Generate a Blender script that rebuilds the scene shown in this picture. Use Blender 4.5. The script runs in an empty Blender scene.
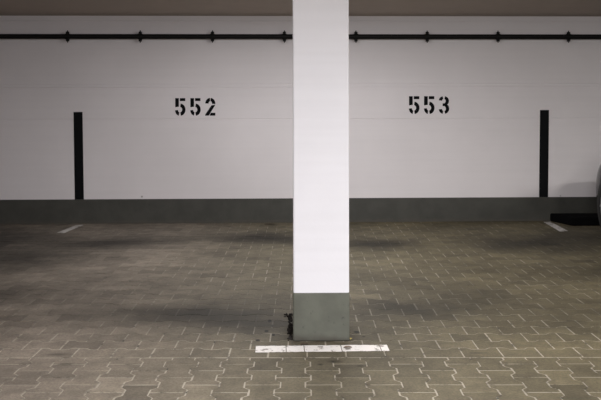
import bpy, bmesh, math, random
from mathutils import Vector, Matrix
random.seed(7)
C = bpy.context.scene.collection
R = math.radians
PI = math.pi

# ------------------------------------------------------------------ helpers
def link(name, me, mats, parent=None):
    o = bpy.data.objects.new(name, me)
    C.objects.link(o)
    for m in (mats if isinstance(mats, (list, tuple)) else [mats]):
        me.materials.append(m)
    if parent: o.parent = parent
    return o

def obj(name, bm, mats, parent=None, smooth=False):
    me = bpy.data.meshes.new(name)
    bmesh.ops.recalc_face_normals(bm, faces=bm.faces)
    if smooth:
        for f in bm.faces: f.smooth = True
    bm.to_mesh(me); bm.free()
    return link(name, me, mats, parent)

def empty(name, loc):
    o = bpy.data.objects.new(name, None)
    C.objects.link(o); o.location = loc
    return o

def tag(o, label, cat, group=None, kind=None):
    o['label'] = label; o['category'] = cat
    if group: o['group'] = group
    if kind: o['kind'] = kind
    return o

def struct(o):
    o['kind'] = 'structure'
    return o

def box(bm, x0, x1, y0, y1, z0, z1, bevel=0, seg=2):
    r = bmesh.ops.create_cube(bm, size=1)
    vs = r['verts']
    bmesh.ops.scale(bm, vec=(x1-x0, y1-y0, z1-z0), verts=vs)
    bmesh.ops.translate(bm, vec=((x0+x1)/2, (y0+y1)/2, (z0+z1)/2), verts=vs)
    if bevel:
        es = list({e for v in vs for e in v.link_edges})
        bmesh.ops.bevel(bm, geom=es, offset=bevel, segments=seg, affect='EDGES', profile=.5)

def cyl(bm, p0, p1, r, n=24, r2=None):
    p0 = Vector(p0); p1 = Vector(p1); d = p1-p0
    m = Matrix.Translation((p0+p1)/2) @ d.to_track_quat('Z', 'Y').to_matrix().to_4x4()
    bmesh.ops.create_cone(bm, cap_ends=True, segments=n, radius1=r, radius2=r if r2 is None else r2, depth=d.length, matrix=m)

# ------------------------------------------------------------------ materials
class G:
    """small wrapper round a node tree"""
    def __init__(s, name):
        s.m = bpy.data.materials.new(name); s.m.use_nodes = True
        s.t = s.m.node_tree; s.b = s.t.nodes['Principled BSDF']
    def n(s, kind, **kw):
        nd = s.t.nodes.new(kind)
        for k, v in kw.items():
            if k.startswith('i_'):
                key = k[2:]
                nd.inputs[int(key) if key.isdigit() else key.replace('_', ' ')].default_value = v
            else: setattr(nd, k, v)
        return nd
    def l(s, a, b): s.t.links.new(a, b)
    def math(s, op, a, b=None, c=None, clamp=False):
        nd = s.n('ShaderNodeMath', operation=op, use_clamp=clamp)
        for i, v in enumerate((a, b, c)):
            if v is None: continue
            if isinstance(v, (int, float)): nd.inputs[i].default_value = v
            else: s.l(v, nd.inputs[i])
        return nd.outputs[0]
    def mix(s, fac, a, b, mode='MIX'):
        nd = s.n('ShaderNodeMix', data_type='RGBA', blend_type=mode)
        for i, v in ((0, fac), (6, a), (7, b)):
            if isinstance(v, (int, float)): nd.inputs[i].default_value = v
            elif isinstance(v, tuple): nd.inputs[i].default_value = v if len(v) == 4 else v+(1,)
            else: s.l(v, nd.inputs[i])
        return nd.outputs[2]
    def noise(s, vec, scale, detail=3, rough=.55):
        nd = s.n('ShaderNodeTexNoise', i_Scale=scale, i_Detail=detail, i_Roughness=rough)
        s.l(vec, nd.inputs['Vector']); return nd.outputs['Fac']
    def ramp(s, v, a, b, lo=0., hi=1.):
        nd = s.n('ShaderNodeMapRange', interpolation_type='SMOOTHSTEP', i_1=a, i_2=b, i_3=lo, i_4=hi)
        s.l(v, nd.inputs[0]); return nd.outputs[0]
    def bump(s, h, strength, dist):
        nd = s.n('ShaderNodeBump', i_Strength=strength, i_Distance=dist)
        s.l(h, nd.inputs['Height']); s.l(nd.outputs[0], s.b.inputs['Normal'])
    def pos(s):
        return s.n('ShaderNodeNewGeometry').outputs['Position']

def plain(name, col, rough=.6, metal=0., var=.12, scale=30, coat=0, spec=.5):
    g = G(name); p = g.pos()
    f = g.noise(p, scale)
    g.l(g.mix(f, tuple(c*(1-var) for c in col), tuple(min(1, c*(1+var)) for c in col)), g.b.inputs['Base Color'])
    g.b.inputs['Roughness'].default_value = rough
    g.b.inputs['Metallic'].default_value = metal
    g.b.inputs['Specular IOR Level'].default_value = spec
    if coat: g.b.inputs['Coat Weight'].default_value = coat
    return g.m

def wall_paint(name, col, specks=True):
    g = G(name); p = g.pos()
    big = g.ramp(g.noise(p, .9, 4), .3, .7)
    c = g.mix(big, tuple(v*.965 for v in col), tuple(min(1, v*1.03) for v in col))
    # faint horizontal formwork boards and vertical runs
    st = g.n('ShaderNodeVectorMath', operation='MULTIPLY'); g.l(p, st.inputs[0]); st.inputs[1].default_value = (.5, 1, 22)
    c = g.mix(g.ramp(g.noise(st.outputs[0], 1, 4), .35, .75, 0, .03), c, (.25, .23, .22))
    fine = g.noise(p, 60, 4)
    if specks:
        v = g.n('ShaderNodeTexVoronoi', i_Scale=3.2); g.l(p, v.inputs['Vector'])
        sp = g.ramp(v.outputs['Distance'], .02, .05, .7, 0)
        zs = g.n('ShaderNodeSeparateXYZ'); g.l(p, zs.inputs[0])
        sp = g.math('MULTIPLY', sp, g.ramp(zs.outputs[2], .3, .5, 1, 0))
        c = g.mix(sp, c, (.18, .16, .15))
    g.l(c, g.b.inputs['Base Color'])
    g.b.inputs['Roughness'].default_value = .75
    g.b.inputs['Specular IOR Level'].default_value = .25
    g.bump(fine, .12, .004)
    return g.m

def green_paint(name, col):
    g = G(name); p = g.pos()
    c = g.mix(g.ramp(g.noise(p, 6, 4), .3, .7), tuple(v*.85 for v in col), tuple(v*1.12 for v in col))
    st = g.n('ShaderNodeVectorMath', operation='MULTIPLY'); g.l(p, st.inputs[0]); st.inputs[1].default_value = (1.6, 1, 1)
    c = g.mix(g.ramp(g.noise(st.outputs[0], 17, 5, .7), .58, .70, 0, .6), c, (.03, .032, .03))
    # dirt creeping up from the ground
    z = g.n('ShaderNodeSeparateXYZ'); g.l(p, z.inputs[0])
    zz = g.math('ADD', z.outputs[2], g.math('MULTIPLY', g.noise(p, 14, 4), .06))
    c = g.mix(g.ramp(zz, .03, .075, .75, 0), c, (.07, .062, .05))
    g.l(c, g.b.inputs['Base Color'])
    g.b.inputs['Roughness'].default_value = .6
    g.bump(g.noise(p, 50, 4), .15, .004)
    return g.m

# dirt on the paving, some blobs painted shade: x, y, rx, ry, strength  (metres on the floor)
STAINS_SHADE = [
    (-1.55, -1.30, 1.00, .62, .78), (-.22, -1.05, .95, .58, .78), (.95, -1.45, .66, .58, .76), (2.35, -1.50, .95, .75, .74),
    (-2.95, -1.05, 1.1, 1.2, .68), (-2.3, -2.0, 1.0, .8, .55), (.15, -1.25, .5, .4, .35), (3.1, -1.2, .8, .9, .45), (-3.2, -1.6, 1.9, 2.2, .40),  # wide last blob puts the left bay's dimmer light into the colour
    (-.50, -3.98, .78, .52, .74), (-.18, -4.22, .34, .42, .50), (-.95, -3.2, .8, .6, .30),  # second blob: the pillar's shadow painted beside its foot
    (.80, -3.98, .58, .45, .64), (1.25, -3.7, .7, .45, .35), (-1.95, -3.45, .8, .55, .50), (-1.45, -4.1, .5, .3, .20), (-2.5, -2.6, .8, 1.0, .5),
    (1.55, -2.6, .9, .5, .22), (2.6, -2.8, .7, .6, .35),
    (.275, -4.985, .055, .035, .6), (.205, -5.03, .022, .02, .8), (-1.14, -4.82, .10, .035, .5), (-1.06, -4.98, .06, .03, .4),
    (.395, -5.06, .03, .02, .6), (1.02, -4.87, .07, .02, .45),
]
STAINS_SMALL = [(-.07, -4.42, .016, .03), (-.115, -4.60, .016, .025), (-.055, -4.2, .014, .04), (.44, -4.46, .022, .03), (.47, -4.55, .012, .012), (-.03, -4.5, .012, .03)]

def floor_mat(name, stone):
    g = G(name); p = g.pos()
    wn = g.n('ShaderNodeTexNoise', i_Scale=1.7, i_Detail=4.); g.l(p, wn.inputs['Vector'])
    w = g.n('ShaderNodeVectorMath', operation='MULTIPLY_ADD')
    g.l(wn.outputs['Color'], w.inputs[0]); w.inputs[1].default_value = (.5, .5, 0)
    off = g.n('ShaderNodeVectorMath', operation='ADD'); g.l(p, off.inputs[0]); off.inputs[1].default_value = (-.25, -.25, 0)
    g.l(off.outputs[0], w.inputs[2])
    dirt = None  # dirt and painted shade, multiplied together
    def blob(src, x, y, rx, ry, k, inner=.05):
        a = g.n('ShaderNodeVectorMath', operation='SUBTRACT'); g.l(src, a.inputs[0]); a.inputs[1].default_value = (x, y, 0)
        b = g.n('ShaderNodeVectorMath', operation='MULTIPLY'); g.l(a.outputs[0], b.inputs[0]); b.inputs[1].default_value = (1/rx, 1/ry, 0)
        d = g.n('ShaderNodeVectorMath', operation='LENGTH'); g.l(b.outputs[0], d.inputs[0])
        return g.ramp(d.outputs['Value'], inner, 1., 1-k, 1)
    for s in STAINS_SHADE:
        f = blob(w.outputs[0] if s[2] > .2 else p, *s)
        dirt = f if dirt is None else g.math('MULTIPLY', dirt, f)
    for x, y, rx, ry in STAINS_SMALL:
        dirt = g.math('MULTIPLY', dirt, blob(p, x, y, rx, ry, .85, .5))
    patch = g.ramp(g.noise(p, 1.1, 5, .6), .25, .75, .72, 1.18)
    # the bays are duller than the driving lane in front of them
    sp = g.n('ShaderNodeSeparateXYZ'); g.l(w.outputs[0], sp.inputs[0])
    lane = g.ramp(sp.outputs[1], -4.75, -4.2, 1.0, BAY_DULL)
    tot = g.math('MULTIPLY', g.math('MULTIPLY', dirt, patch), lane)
    if stone:
        a = g.n('ShaderNodeAttribute', attribute_name='tone')
        fine = g.ramp(g.noise(p, 75, 4, .75), .25, .75, .74, 1.26)
        mid = g.ramp(g.noise(p, 9, 4, .6), .3, .7, .84, 1.16)
        tot = g.math('MULTIPLY', g.math('MULTIPLY', tot, a.outputs['Fac']), g.math('MULTIPLY', fine, mid))
        # warmer, darker tint to the right of the pillar, greyer to the left
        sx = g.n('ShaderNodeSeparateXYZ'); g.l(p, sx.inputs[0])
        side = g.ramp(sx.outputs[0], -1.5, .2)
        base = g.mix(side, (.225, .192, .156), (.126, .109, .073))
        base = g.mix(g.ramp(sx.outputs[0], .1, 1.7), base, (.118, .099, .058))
        g.bump(g.noise(p, 160, 3, .7), .25, .002)
    else:
        n = g.ramp(g.noise(p, 9, 4, .75), .33, .50)
        base = g.mix(n, (.028, .024, .019), (.38, .345, .28))
        # inside the bays most joints are choked with dirt
        sb = g.n('ShaderNodeSeparateXYZ'); g.l(p, sb.inputs[0])
        bay = g.ramp(sb.outputs[1], -4.95, -3.4, .1, 1)
        base = g.mix(g.math('MULTIPLY', g.ramp(g.noise(p, 1.6, 5, .7), .46, .62), bay), base, (.125, .110, .085))
        base = g.mix(g.math('MULTIPLY', bay, .35), base, (.135, .118, .090))
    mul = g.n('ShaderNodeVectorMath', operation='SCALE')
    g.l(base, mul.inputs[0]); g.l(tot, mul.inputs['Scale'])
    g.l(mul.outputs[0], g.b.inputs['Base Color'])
    g.b.inputs['Roughness'].default_value = .72
    g.b.inputs['Specular IOR Level'].default_value = .3
    return g.m
BAY_DULL = .74

M_wall = wall_paint('white_wall_paint', (.735, .705, .725))
M_pil = wall_paint('white_pillar_paint', (.895, .895, .95), specks=False)
M_green = green_paint('grey_green_paint', (.130, .136, .112))
M_band = green_paint('grey_green_band', (.050, .050, .043))
M_ceil = plain('bare_concrete', (.45, .385, .335), .85, var=.08, scale=5)
M_black = plain('black_paint', (.006, .0065, .0075), .9, var=.2, spec=.12)
M_num = plain('black_stencil_paint', (.005, .005, .006), .9, var=.2, spec=.12)
M_pipe = plain('black_pipe_coating', (.006, .0055, .006), .6, var=.2, spec=.2)
M_clamp = plain('dark_clamp_metal', (.006, .006, .006), .6, var=.2, spec=.2)
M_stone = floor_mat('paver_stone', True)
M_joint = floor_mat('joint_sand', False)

def worn_white(name, wear, k=1):
    g = G(name); p = g.pos()
    n = g.noise(p, 16, 5, .65)
    c = g.mix(g.ramp(n, wear, wear+.10), (.82*k, .79*k, .765*k), (.30*k, .27*k, .24*k))
    c = g.mix(g.ramp(g.noise(p, 45, 3, .6), .63, .70, 0, .8), c, (.10, .085, .075))
    g.l(c, g.b.inputs['Base Color']); g.b.inputs['Roughness'].default_value = .7
    return g.m
M_line = worn_white('worn_white_paint', .54)
M_line2 = worn_white('faded_white_paint', .50, .62)

# ------------------------------------------------------------------ setting
XL, XR, YF, ZC = -9., 10., -16., 2.315
# back wall: one profile with shallow formwork seams, swept along X
bm = bmesh.new()
prof = [(0, 0)]
for z in (1.16, 1.512, 1.548, 2.256):
    prof += [(0, z-.006), (.006, z-.004), (.006, z+.004), (0, z+.006)]
prof += [(0, ZC+.1), (.25, ZC+.1), (.25, 0)]
ends = [[bm.verts.new((x, y, z)) for y, z in prof] for x in (XL, XR)]
for i in range(len(prof)):
    j = (i+1) % len(prof)
    bm.faces.new((ends[0][i], ends[0][j], ends[1][j], ends[1][i]))
bm.faces.new(ends[0]); bm.faces.new(ends[1])
struct(obj('wall_back', bm, M_wall))
for nm, b in (('wall_left', (XL-.25, XL, YF, .25, 0, ZC+.1)), ('wall_right', (XR, XR+.25, YF, .25, 0, ZC+.1)), ('wall_front', (XL-.25, XR+.25, YF-.25, YF, 0, ZC+.1))):
    bm = bmesh.new(); box(bm, *b); struct(obj(nm, bm, M_wall))
bm = bmesh.new(); box(bm, XL-.25, XR+.25, YF-.25, .25, ZC, ZC+.25); struct(obj('ceiling', bm, M_ceil))
bm = bmesh.new(); box(bm, XL, XR, -.004, .0, 0, .271, .0015, 1); struct(obj('baseboard_back', bm, M_band))

# ---- paved floor: every double-T stone is modelled, in one floor mesh
def make_floor():
    verts, faces, mats, tone = [], [], [], []
    ang = R(-1.75); ca, sa = math.cos(ang), math.sin(ang)
    ox, oy = .108, -4.915                      # a point on the joint where the bond turns
    zj = -.0016
    def put(u, v, z): verts.append((ox+u*ca-v*sa, oy+u*sa+v*ca, z))
    L, P, W, w = .20, .139, .0825, .0565       # length, course pitch, half widths (wide, waist)
    g = .0034                                  # half joint
    out = [(-L/2, W), (-L/2+.0375, W), (-L/2+.0625, w), (L/2-.0625, w), (L/2-.0375, W), (L/2, W)]
    def inset(d):
        o = []
        for s, hw in out:
            ss = max(-L/2+d, min(L/2-d, s))
            o.append((ss, hw-d))
        return o + [(s, -h) for s, h in reversed(o)]
    A, B = inset(g), inset(g+.0022)
    def stone(cu, cv, along_v, flat=False):
        t = random.gauss(1, .10); dz = random.uniform(-.0008, .0004)
        tx, ty = random.uniform(-.006, .006), random.uniform(-.006, .006)
        i0 = len(verts); n = len(A)
        ju, jv = random.uniform(-.001, .001), random.uniform(-.001, .001)
        for ring, z in ((A, zj-.004), (A, -.0014), (B, 0)):
            for s, h in ring:
                if flat and h < 0: h = -(W-g if z < -.001 else W-g-.0022)
                u, v = (h, s) if along_v else (s, h)
                put(cu+ju+u, cv+jv+v, z + (dz+tx*u+ty*v if z > zj else 0))
        for k in range(2):
            for i in range(n):
                j = (i+1) % n
                faces.append((i0+k*n+i, i0+k*n+j, i0+(k+1)*n+j, i0+(k+1)*n+i)); mats.append(0)
        faces.append(tuple(i0+2*n+i for i in range(n))); mats.append(0)
        tone.extend([t]*(3*n))
    # parking bays: courses run along the wall
    for r in range(0, 37):
        cv = W + .002 + r*P
        off = (r % 2)*L/2
        for k in range(-27, 30):
            cu = k*L + off - .065
            y = oy+cu*sa+cv*ca; x = ox+cu*ca-cv*sa
            if y < .06 and -5.2 < x < 5.9: stone(cu, cv, False, r == 0)
    # driving lane: courses run towards the wall
    for c in range(-36, 41):
        cu = .107 + c*P
        for k in range(0, 13):
            cv = -(k+.5)*L - (L/2 if c % 2 else 0) - .002
            stone(cu, cv, True)
        if c % 2:                              # half stones closing the straight joint
            i0 = len(verts)
            half = [(w-g, -g-.002), (w-g, -.0375-.002), (W-g, -.0625-.002), (W-g, -L/2+g-.002)]
            ring = [(u, v) for u, v in half]+[(-u, v) for u, v in reversed(half)]
            for z in (zj-.004, 0):
                for u, v in ring: put(cu+u, v, z)
            for a in range(8): faces.append((i0+a, i0+(a+1)%8, i0+8+(a+1)%8, i0+8+a)); mats.append(0)
            faces.append(tuple(range(i0+8, i0+16))); mats.append(0)
            tone.extend([random.gauss(1, .06)]*16)
    # bed of sand under and between the stones, running on under the rest of the garage
    def slab(x0, x1, y0, y1, z0, z1, mi):
        i0 = len(verts)
        for z in (z0, z1):
            for x, y in ((x0, y0), (x1, y0), (x1, y1), (x0, y1)): verts.append((x, y, z))
        for f in ((0,1,5,4), (1,2,6,5), (2,3,7,6), (3,0,4,7), (4,5,6,7), (3,2,1,0)): faces.append(tuple(i0+i for i in f)); mats.append(mi)
        tone.extend([1.]*8)
    slab(XL, XR, YF, 0, -.12, zj, 1)
    slab(XL, -5.3, YF, 0, zj, -.0005, 0); slab(6., XR, YF, 0, zj, -.0005, 0); slab(-5.3, 6., YF, -7.7, zj, -.0005, 0)
    me = bpy.data.meshes.new('floor')
    me.from_pydata(verts, [], faces); me.update()
    me.polygons.foreach_set('material_index', mats)
    at = me.attributes.new('tone', 'FLOAT', 'POINT'); at.data.foreach_set('value', tone)
    bm = bmesh.new(); bm.from_mesh(me); bmesh.ops.recalc_face_normals(bm, faces=bm.faces); bm.to_mesh(me); bm.free()
    return struct(link('floor', me, [M_stone, M_joint]))
make_floor()

# ------------------------------------------------------------------ pillar
PX0, PX1, PY, PD = .079, .3825, -4.632, .42
bm = bmesh.new(); box(bm, 0, PX1-PX0, 0, PD, 0, ZC, .008, 3)
pillar = obj('concrete_pillar', bm, M_pil)
pillar.location = (PX0, PY, 0); pillar.rotation_euler = (0, 0, R(-.9))
tag(pillar, 'white painted square concrete pillar with grey-green foot standing between the two parking bays', 'pillar')
bm = bmesh.new(); box(bm, -.0015, PX1-PX0+.0015, -.0015, PD+.0015, 0, .267, .008, 3)
pf = obj('painted_foot', bm, M_green, pillar); pf['label'] = 'scuffed grey-green painted foot of the pillar'

# ------------------------------------------------------------------ painted markings
def floor_quad(name, pts, m, label, cat, n=12, z0=-.002, z1=.0012):
    """thin worn paint film laid over the stones; pts = outline on the floor"""
    bm = bmesh.new()
    lo = [bm.verts.new((x, y, z0)) for x, y in pts]; hi = [bm.verts.new((x, y, z1)) for x, y in pts]
    k = len(pts)
    for i in range(k):
        j = (i+1) % k; bm.faces.new((lo[i], lo[j], hi[j], hi[i]))
    bm.faces.new(hi); bm.faces.new(lo[::-1])
    return tag(obj(name, bm, m), label, cat)
def ragged(x0, x1, y0, y1, sl, n=22, amp=.003):
    a = [(x0+(x1-x0)*i/n, y1+sl*i/n+random.uniform(-amp, amp)) for i in range(n+1)]
    b = [(x0+(x1-x0)*i/n, y0+sl*i/n+random.uniform(-amp, amp)) for i in range(n+1)]
    return b + a[::-1]
bm = bmesh.new()
cuts = [-.124, .038, .133, .329, .535, .578]
for a, b in zip(cuts, cuts[1:]):
    pts = ragged(a+.002, b-.002, -4.818, -4.712, -.001, 8)
    lo = [bm.verts.new((x, y, -.002)) for x, y in pts]; hi = [bm.verts.new((x, y, .0012)) for x, y in pts]
    for q in range(len(pts)): bm.faces.new((lo[q], lo[(q+1) % len(pts)], hi[(q+1) % len(pts)], hi[q]))
    bm.faces.new(hi)
tag(obj('painted_line', bm, M_line), 'white painted stripe across the paving in front of the pillar foot', 'line marking')
floor_quad('painted_line', [(-2.285, -.665), (-2.205, -.685), (-2.150, -.10), (-2.222, -.115)], M_line2,
           'short faded white line on the paving below the left black wall stripe', 'line marking')
floor_quad('painted_line', [(2.905, -.775), (3.000, -.745), (3.052, -.065), (2.972, -.075)], M_line2,
           'short faded white line on the paving next to the parked car', 'line marking')

def stripe(x0, x1, z0, z1, lean, label):
    bm = bmesh.new()
    box(bm, x0, x1, -.0045, 0, z0, z1, .001, 1)
    for v in bm.verts: v.co.x += lean*(v.co.z-z1)/(z0-z1)
    tag(obj('wall_stripe', bm, M_black), label, 'stripe')
stripe(-2.279, -2.180, .2715, 1.244, .013, 'black vertical stripe on the white wall left of number 552')
stripe(2.957, 3.059, .2715, 1.256, -.013, 'black vertical stripe on the white wall right of number 553, near the car')

# ---- stencilled numbers, traced as flat shapes in a 1.0 x 1.75 cell
def arc(cx, cy, ro, ri, a0, a1, sx=1., sy=1., n=14):
    o = [(cx+ro*sx*math.cos(R(a0+(a1-a0)*i/n)), cy+ro*sy*math.sin(R(a0+(a1-a0)*i/n))) for i in range(n+1)]
    k = [(cx+ri[0]*math.cos(R(a0+(a1-a0)*i/n)), cy+ri[1]*math.sin(R(a0+(a1-a0)*i/n))) for i in range(n+1)]
    return o + k[::-1]
FIVE = [
    [(0, 1.75), (.36, 1.75), (.36, .90), (0, .84)],
    [(.46, 1.75), (1.0, 1.75), (1.0, 1.46), (.46, 1.46)],
    arc(.46, .60, 1, (.23, .27), -80, 82, .56, .62),
    arc(.46, .60, 1, (.20, .27), 186, 256, .48, .62),
]
TWO = [
    arc(.51, 1.20, 1, (.17, .24), 94, 178, .50, .57),
    arc(.52, 1.20, 1, (.17, .24), -4, 86, .50, .57),
    [(.62, 1.02), (1.02, 1.10), (.86, .82), (.36, 0), (0, 0), (0, .10)],
    [(.42, 0), (.58, .29), (1.02, .29), (1.02, 0)],
]
THREE = [
    arc(.48, 1.28, 1, (.16, .20), 102, 172, .48, .47),
    arc(.52, 1.28, 1, (.16, .20), -62, 78, .48, .47),
    [(.38, 1.03), (.66, 1.06), (.78, .90), (.66, .76), (.38, .78)],
    arc(.52, .52, 1, (.17, .24), -78, 62, .50, .52),
    arc(.48, .52, 1, (.17, .24), 188, 258, .48, .52),
]
def number(x0, z0, digits, label):
    """x0, z0 = lower left of the first digit"""
    root = empty('stencilled_number', (x0, 0, z0)); tag(root, label, 'number')
    for dx, wd, ht, shapes in digits:
        bm = bmesh.new()
        for s in shapes:
            lo = [bm.verts.new((dx+u*wd, .0015, v/1.75*ht)) for u, v in s]
            f = bm.faces.new(lo)
            r = bmesh.ops.extrude_face_region(bm, geom=[f])
            bmesh.ops.translate(bm, vec=(0, -.0029, 0), verts=[e for e in r['geom'] if isinstance(e, bmesh.types.BMVert)])
        obj('digit', bm, M_num, root)
number(-1.152, 1.200, [(0, .112, .196, FIVE), (.169, .112, .196, FIVE), (.333, .112, .196, TWO)],
       'black stencilled number 552 on the white wall left of the pillar')
number(1.470, 1.214, [(0, .116, .200, FIVE), (.170, .116, .200, FIVE), (.336, .116, .200, THREE)],
       'black stencilled number 553 on the white wall right of the pillar')

# ------------------------------------------------------------------ pipe along the wall
PZ, PYC, PR = 2.079, -.062, .027
pipe = empty('wall_pipe', (0, PYC, PZ))
tag(pipe, 'thin black pipe running along the top of the white wall on clamps', 'pipe')
bm = bmesh.new(); cyl(bm, (XL, 0, 0), (XR, 0, 0), PR, 24)
obj('tube', bm, M_pipe, pipe, smooth=False)
clamp0 = None
for k in range(-4, 7):
    x = .068 + k*.7985 
    if clamp0 is None:
        bm = bmesh.new()
        cyl(bm, (-.018, 0, 0), (.018, 0, 0), PR+.0075, 24)                 # band round the pipe
        cyl(bm, (-.026, 0, 0), (.026, 0, 0), PR+.0035, 24)                   # rubber lining
        for s in (-1, 1):
            box(bm, -.017, .017, -.012, .012, s*.042-.012, s*.042+.012, .003, 1)   # lugs
            cyl(bm, (0, 0, s*.040), (0, 0, s*.068), .009, 8, .005)        # screws
        cyl(bm, (0, .025, 0), (0, -PYC-.004, 0), .006, 10)                 # stud
        cyl(bm, (0, -PYC-.004, 0), (0, -PYC, 0), .016, 16)                 # wall plate
        clamp0 = obj('pipe_clamp', bm, M_clamp, pipe); o = clamp0
    else:
        o = clamp0.copy(); C.objects.link(o); o.parent = pipe
    o.location = (x, 0, 0)

# ------------------------------------------------------------------ dirt at the pillar foot
M_dirt = plain('dark_dirt', (.022, .018, .015), .9, var=.5, scale=200)
M_leaf = plain('brown_leaf', (.06, .045, .03), .8, var=.4, scale=120)
M_leaf3 = plain('dry_leaf', (.20, .15, .11), .8, var=.3, scale=120)
M_leaf2 = plain('yellow_leaf', (.42, .34, .10), .8, var=.2, scale=120)
def crumbs(name, spots, m, label, cat, kind=None):
    bm = bmesh.new()
    for x, y, r, h in spots:
        z = -.001
        ret = bmesh.ops.create_icosphere(bm, subdivisions=1, radius=1)
        a = random.uniform(0, PI)
        for v in ret['verts']:
            c = v.co*random.uniform(.75, 1.15)
            v.co = Vector((x+r*(c.x*math.cos(a)-c.y*.7*math.sin(a)), y+r*(c.x*math.sin(a)+c.y*.7*math.cos(a)), z+h*max(0, c.z+.35)))
    return tag(obj(name, bm, m), label, cat, kind=kind)
sp = []
for i in range(110):
    t = random.random()
    y = -4.62+.56*t
    wdt = .022 if t < .85 else .045
    sp.append((.069+.012*t - random.random()**1.6*wdt, y, random.uniform(.004, .011), random.uniform(.004, .012)))
crumbs('dirt_heap', sp, M_dirt, 'narrow dark heap of dirt lying along the left side of the pillar foot', 'dirt', 'stuff')
def leaf(x, y, r, rz, m, label):
    bm = bmesh.new()
    n = 8; top = []
    for i in range(n+1):
        t = i/n; u = (t-.5)*2*r; h = r*.5*math.sin(PI*t)**.8*(1+.15*math.sin(9*t))+.0006
        z = .0015+.004*math.sin(PI*t)
        top.append([bm.verts.new((u, s*h, z+abs(s)*.004)) for s in (-1, 0, 1)])
    for a, b in zip(top, top[1:]):
        for k in (0, 1): bm.faces.new((a[k], b[k], b[k+1], a[k+1]))
    o = obj('fallen_leaf', bm, m); o.location = (x, y, .001); o.rotation_euler = (0, 0, rz)
    tag(o, label, 'leaf'); return o
leaf(.136, -4.705, .022, .3, M_leaf, 'small dark shrivelled leaf at the edge of the white stripe, left half')
leaf(.395, -4.610, .014, 1.2, M_leaf2, 'tiny yellowish leaf at the right front corner of the pillar foot')
leaf(.362, -4.765, .022, .1, M_leaf3, 'small brown leaf lying on the right half of the white stripe')
leaf(-.095, -.15, .06, .1, M_leaf, 'dark brown leaf on the paving at the wall foot left of the pillar')

# ------------------------------------------------------------------ parked car (nose to the wall, mostly beyond the right edge)
M_car = plain('black_car_paint', (.008, .008, .009), .09, var=.05)
M_car.node_tree.nodes['Principled BSDF'].inputs['IOR'].default_value = 1.28
M_glass = plain('dark_car_glass', (.01, .012, .013), .06, var=.05)
M_tyre = plain('tyre_rubber', (.018, .018, .018), .85)
M_rim = plain('alloy_rim', (.45, .45, .46), .3, .9)
M_trim = plain('black_plastic_trim', (.014, .014, .014), .6)
M_lamp = plain('headlamp_lens', (.55, .57, .58), .1, .2)
M_red = plain('red_lamp_lens', (.25, .01, .01), .15)

car = empty('car', (4.085, -.52, 0))
tag(car, 'black car parked nose to the wall at the right edge, mostly out of sight', 'car')
def loft(rings, close=True):
    bm = bmesh.new()
    rv = [[bm.verts.new(p) for p in r] for r in rings]
    n = len(rv[0])
    for a, b in zip(rv, rv[1:]):
        for i in range(n):
            j = (i+1) % n; bm.faces.new((a[i], a[j], b[j], b[i]))
    bm.faces.new(rv[0][::-1]); bm.faces.new(rv[-1])
    return bm
def sym(half): return half + [(-x, y, z) for x, y, z in reversed(half)]
ST = [(0, .50, .26, .60), (-.05, .66, .20, .68), (-.15, .765, .18, .735), (-.32, .835, .17, .785), (-.55, .865, .17, .835), (-1.0, .872, .17, .90), (-1.35, .875, .17, .955),
      (-2.0, .878, .17, .96), (-2.9, .878, .17, .98), (-3.5, .872, .18, 1.0), (-3.85, .85, .20, 1.0), (-4.02, .79, .24, .96), (-4.08, .66, .30, .86)]
rings = []
for y, hw, zb, zt in ST:
    zm = zb+(zt-zb)*.38
    rings.append(sym([(.55*hw, y, zb), (.90*hw, y, zb+.01), (.975*hw, y, zb+.10), (hw, y, zm), (.995*hw, y, zb+(zt-zb)*.6), (.965*hw, y, zb+(zt-zb)*.82), (.90*hw, y, zt-.025), (.74*hw, y, zt), (.3*hw, y, zt+.012)]))
bm = loft(rings)
body = obj('body', bm, M_car, car, smooth=True)
sub = body.modifiers.new('sub', 'SUBSURF'); sub.levels = 2; sub.render_levels = 2
GH = [(-1.15, .70, .93, .90), (-1.45, .72, .93, 1.10), (-1.95, .735, .94, 1.38), (-2.4, .735, .95, 1.45), (-3.1, .73, .96, 1.43), (-3.6, .70, .97, 1.33), (-3.95, .66, .97, 1.05)]
rings = []
for y, hw, zb, zt in GH:
    rings.append(sym([(hw, y, zb-.06), (hw, y, zb), (hw-.15*(zt-zb)/.5, y, zb+(zt-zb)*.75), (hw-.22*(zt-zb)/.5, y, zt-.012), (.25, y, zt)]))
cab = obj('windows', loft(rings), M_glass, car, smooth=True)
rings = []
for y, hw, zt in ((-1.88, .56, 1.355), (-2.1, .56, 1.43), (-2.5, .56, 1.465), (-3.1, .555, 1.447), (-3.62, .53, 1.345)):
    rings.append(sym([(hw, y, zt-.03), (hw-.03, y, zt), (.2, y, zt+.015)]))
obj('roof', loft(rings), M_car, car, smooth=True)
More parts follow.
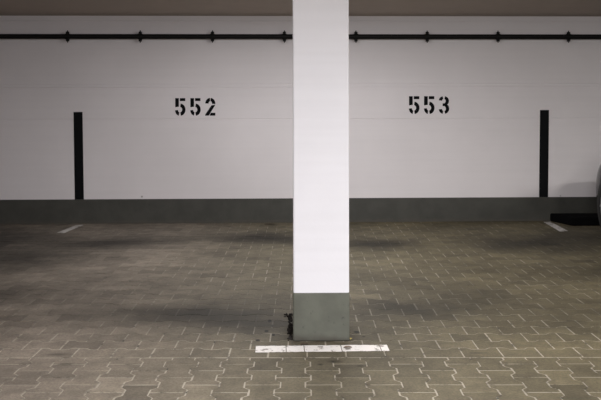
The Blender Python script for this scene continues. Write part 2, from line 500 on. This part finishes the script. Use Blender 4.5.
for s in (-1, 1):
    for y in (-.82, -3.32):
        bm = bmesh.new(); cyl(bm, (s*.66, y, .31), (s*.882, y, .31), .335, 40)
        for v in bm.verts:
            if abs(v.co.x) > .87: pass
        o = obj('wheel_arch', bm, M_trim, car)
        bm = bmesh.new(); cyl(bm, (s*.68, y, .305), (s*.890, y, .305), .305, 40)
        bmesh.ops.bevel(bm, geom=[e for e in bm.edges if len(e.link_faces) == 2 and abs(e.verts[0].co.x-e.verts[1].co.x) < 1e-5], offset=.02, segments=3, affect='EDGES')
        wh = obj('wheel', bm, M_tyre, car, smooth=False)
        bm = bmesh.new(); cyl(bm, (s*.86, y, .305), (s*.893, y, .305), .06, 20)
        for k in range(5):
            a = k*2*PI/5
            c, d = math.cos(a), math.sin(a)
            cyl(bm, (s*.888, y, .305), (s*.888, y+.20*c, .305+.20*d), .022, 8)
        for k in range(40):
            a, b = k*PI/20, (k+1)*PI/20
            cyl(bm, (s*.889, y+.205*math.cos(a), .305+.205*math.sin(a)), (s*.889, y+.205*math.cos(b), .305+.205*math.sin(b)), .012, 6)
        obj('rim', bm, M_rim, wh)
    bm = bmesh.new(); box(bm, s*.55-.13, s*.55+.13, -.17, -.055, .575, .655, .025, 2)
    obj('headlamp', bm, M_lamp, car)
    bm = bmesh.new(); box(bm, s*.66-.09, s*.66+.09, -4.06, -3.95, .72, .92, .02, 2)
    obj('tail_lamp', bm, M_red, car)
    bm = bmesh.new(); box(bm, s*.94-.09, s*.94+.09, -1.72, -1.62, .96, 1.09, .03, 3); cyl(bm, (s*.70, -1.66, .99), (s*.88, -1.66, 1.0), .02, 10)
    obj('side_mirror', bm, M_car, car)
bm = bmesh.new(); box(bm, -.42, .42, -.06, .008, .30, .46, .02, 2)
obj('grille', bm, M_trim, car)

# low black block between the wall and the car
bm = bmesh.new()
lo = [(3.172, -.40), (4.85, -.40), (4.85, -.005), (3.065, -.005)]
v0 = [bm.verts.new((x, y, .001)) for x, y in lo]; v1 = [bm.verts.new((x, y+(.03 if y < -.1 else 0), .088)) for x, y in lo]
for q in range(4): bm.faces.new((v0[q], v0[(q+1) % 4], v1[(q+1) % 4], v1[q]))
bm.faces.new(v1); bm.faces.new(v0[::-1])
bmesh.ops.bevel(bm, geom=bm.edges[:], offset=.008, segments=2, affect='EDGES')
tag(obj('black_block', bm, plain('matt_black', (.0035, .0035, .004), .95, var=.2, spec=.05)), 'low black block on the paving at the wall foot in front of the parked car', 'wheel stop')

# ------------------------------------------------------------------ light
def tube(x, y, z, power, sx, sy, col, rot=(0, 0, 0)):  # makes one unseen lamp
    if sx == 'P':
        l = bpy.data.lights.new('unseen_lamp', 'POINT'); l.shadow_soft_size = sy
    else:
        l = bpy.data.lights.new('unseen_lamp', 'AREA'); l.shape = 'RECTANGLE'; l.size = sx; l.size_y = sy
    l.energy = power; l.color = col
    o = bpy.data.objects.new('unseen_lamp', l); C.objects.link(o); o.location = (x, y, z); o.rotation_euler = rot
    return o
LAMPS = [  # unseen lamps above the view, strengths fitted to the brightness
    (.9, -8.0, 2.27, 255, 1.3, .12, (1, .985, 1)),
    (.3, -2.2, 2.27, 62, 1.3, .12, (1, .98, .98)),
    (4.6, -4.2, 2.27, 75, 1.3, .12, (1, .97, .91)),
    (1.6, -3.2, 2.2, 26, 'P', .1, (1, .98, .96)),  # fill added to lift the upper wall
    (-.9, -3.2, 2.2, 11, 'P', .1, (1, .97, 1.0)),  # weak fill added to brighten the left bay's wall
    (3.6, -5.5, 2.2, 85, 'P', .14, (1, .975, .94)),
    (-2.5, -7.0, 2.2, 85, 'P', .15, (1, .97, 1.0)),
]
for a in LAMPS: tube(*a)
w = bpy.data.worlds.new('world'); bpy.context.scene.world = w; w.use_nodes = True
w.node_tree.nodes['Background'].inputs[0].default_value = (.02, .02, .022, 1)

# ------------------------------------------------------------------ camera
cd = bpy.data.cameras.new('camera'); cam = bpy.data.objects.new('camera', cd); C.objects.link(cam)
cd.sensor_width = 36; cd.lens = 800/601*36
cd.shift_y = -(200-111)/601
cd.clip_start = .05
cam.location = (0, -8.97, 1.25)
cam.matrix_world = Matrix.Translation((0, -8.97, 1.25)) @ Matrix.Rotation(R(-1.58), 4, 'Z') @ Matrix.Rotation(R(90), 4, 'X') @ Matrix.Rotation(R(-.11), 4, 'Z')
bpy.context.scene.camera = cam
vs = bpy.context.scene.view_settings
vs.view_transform = 'Standard'; vs.look = 'None'; vs.exposure = 0; vs.gamma = 1
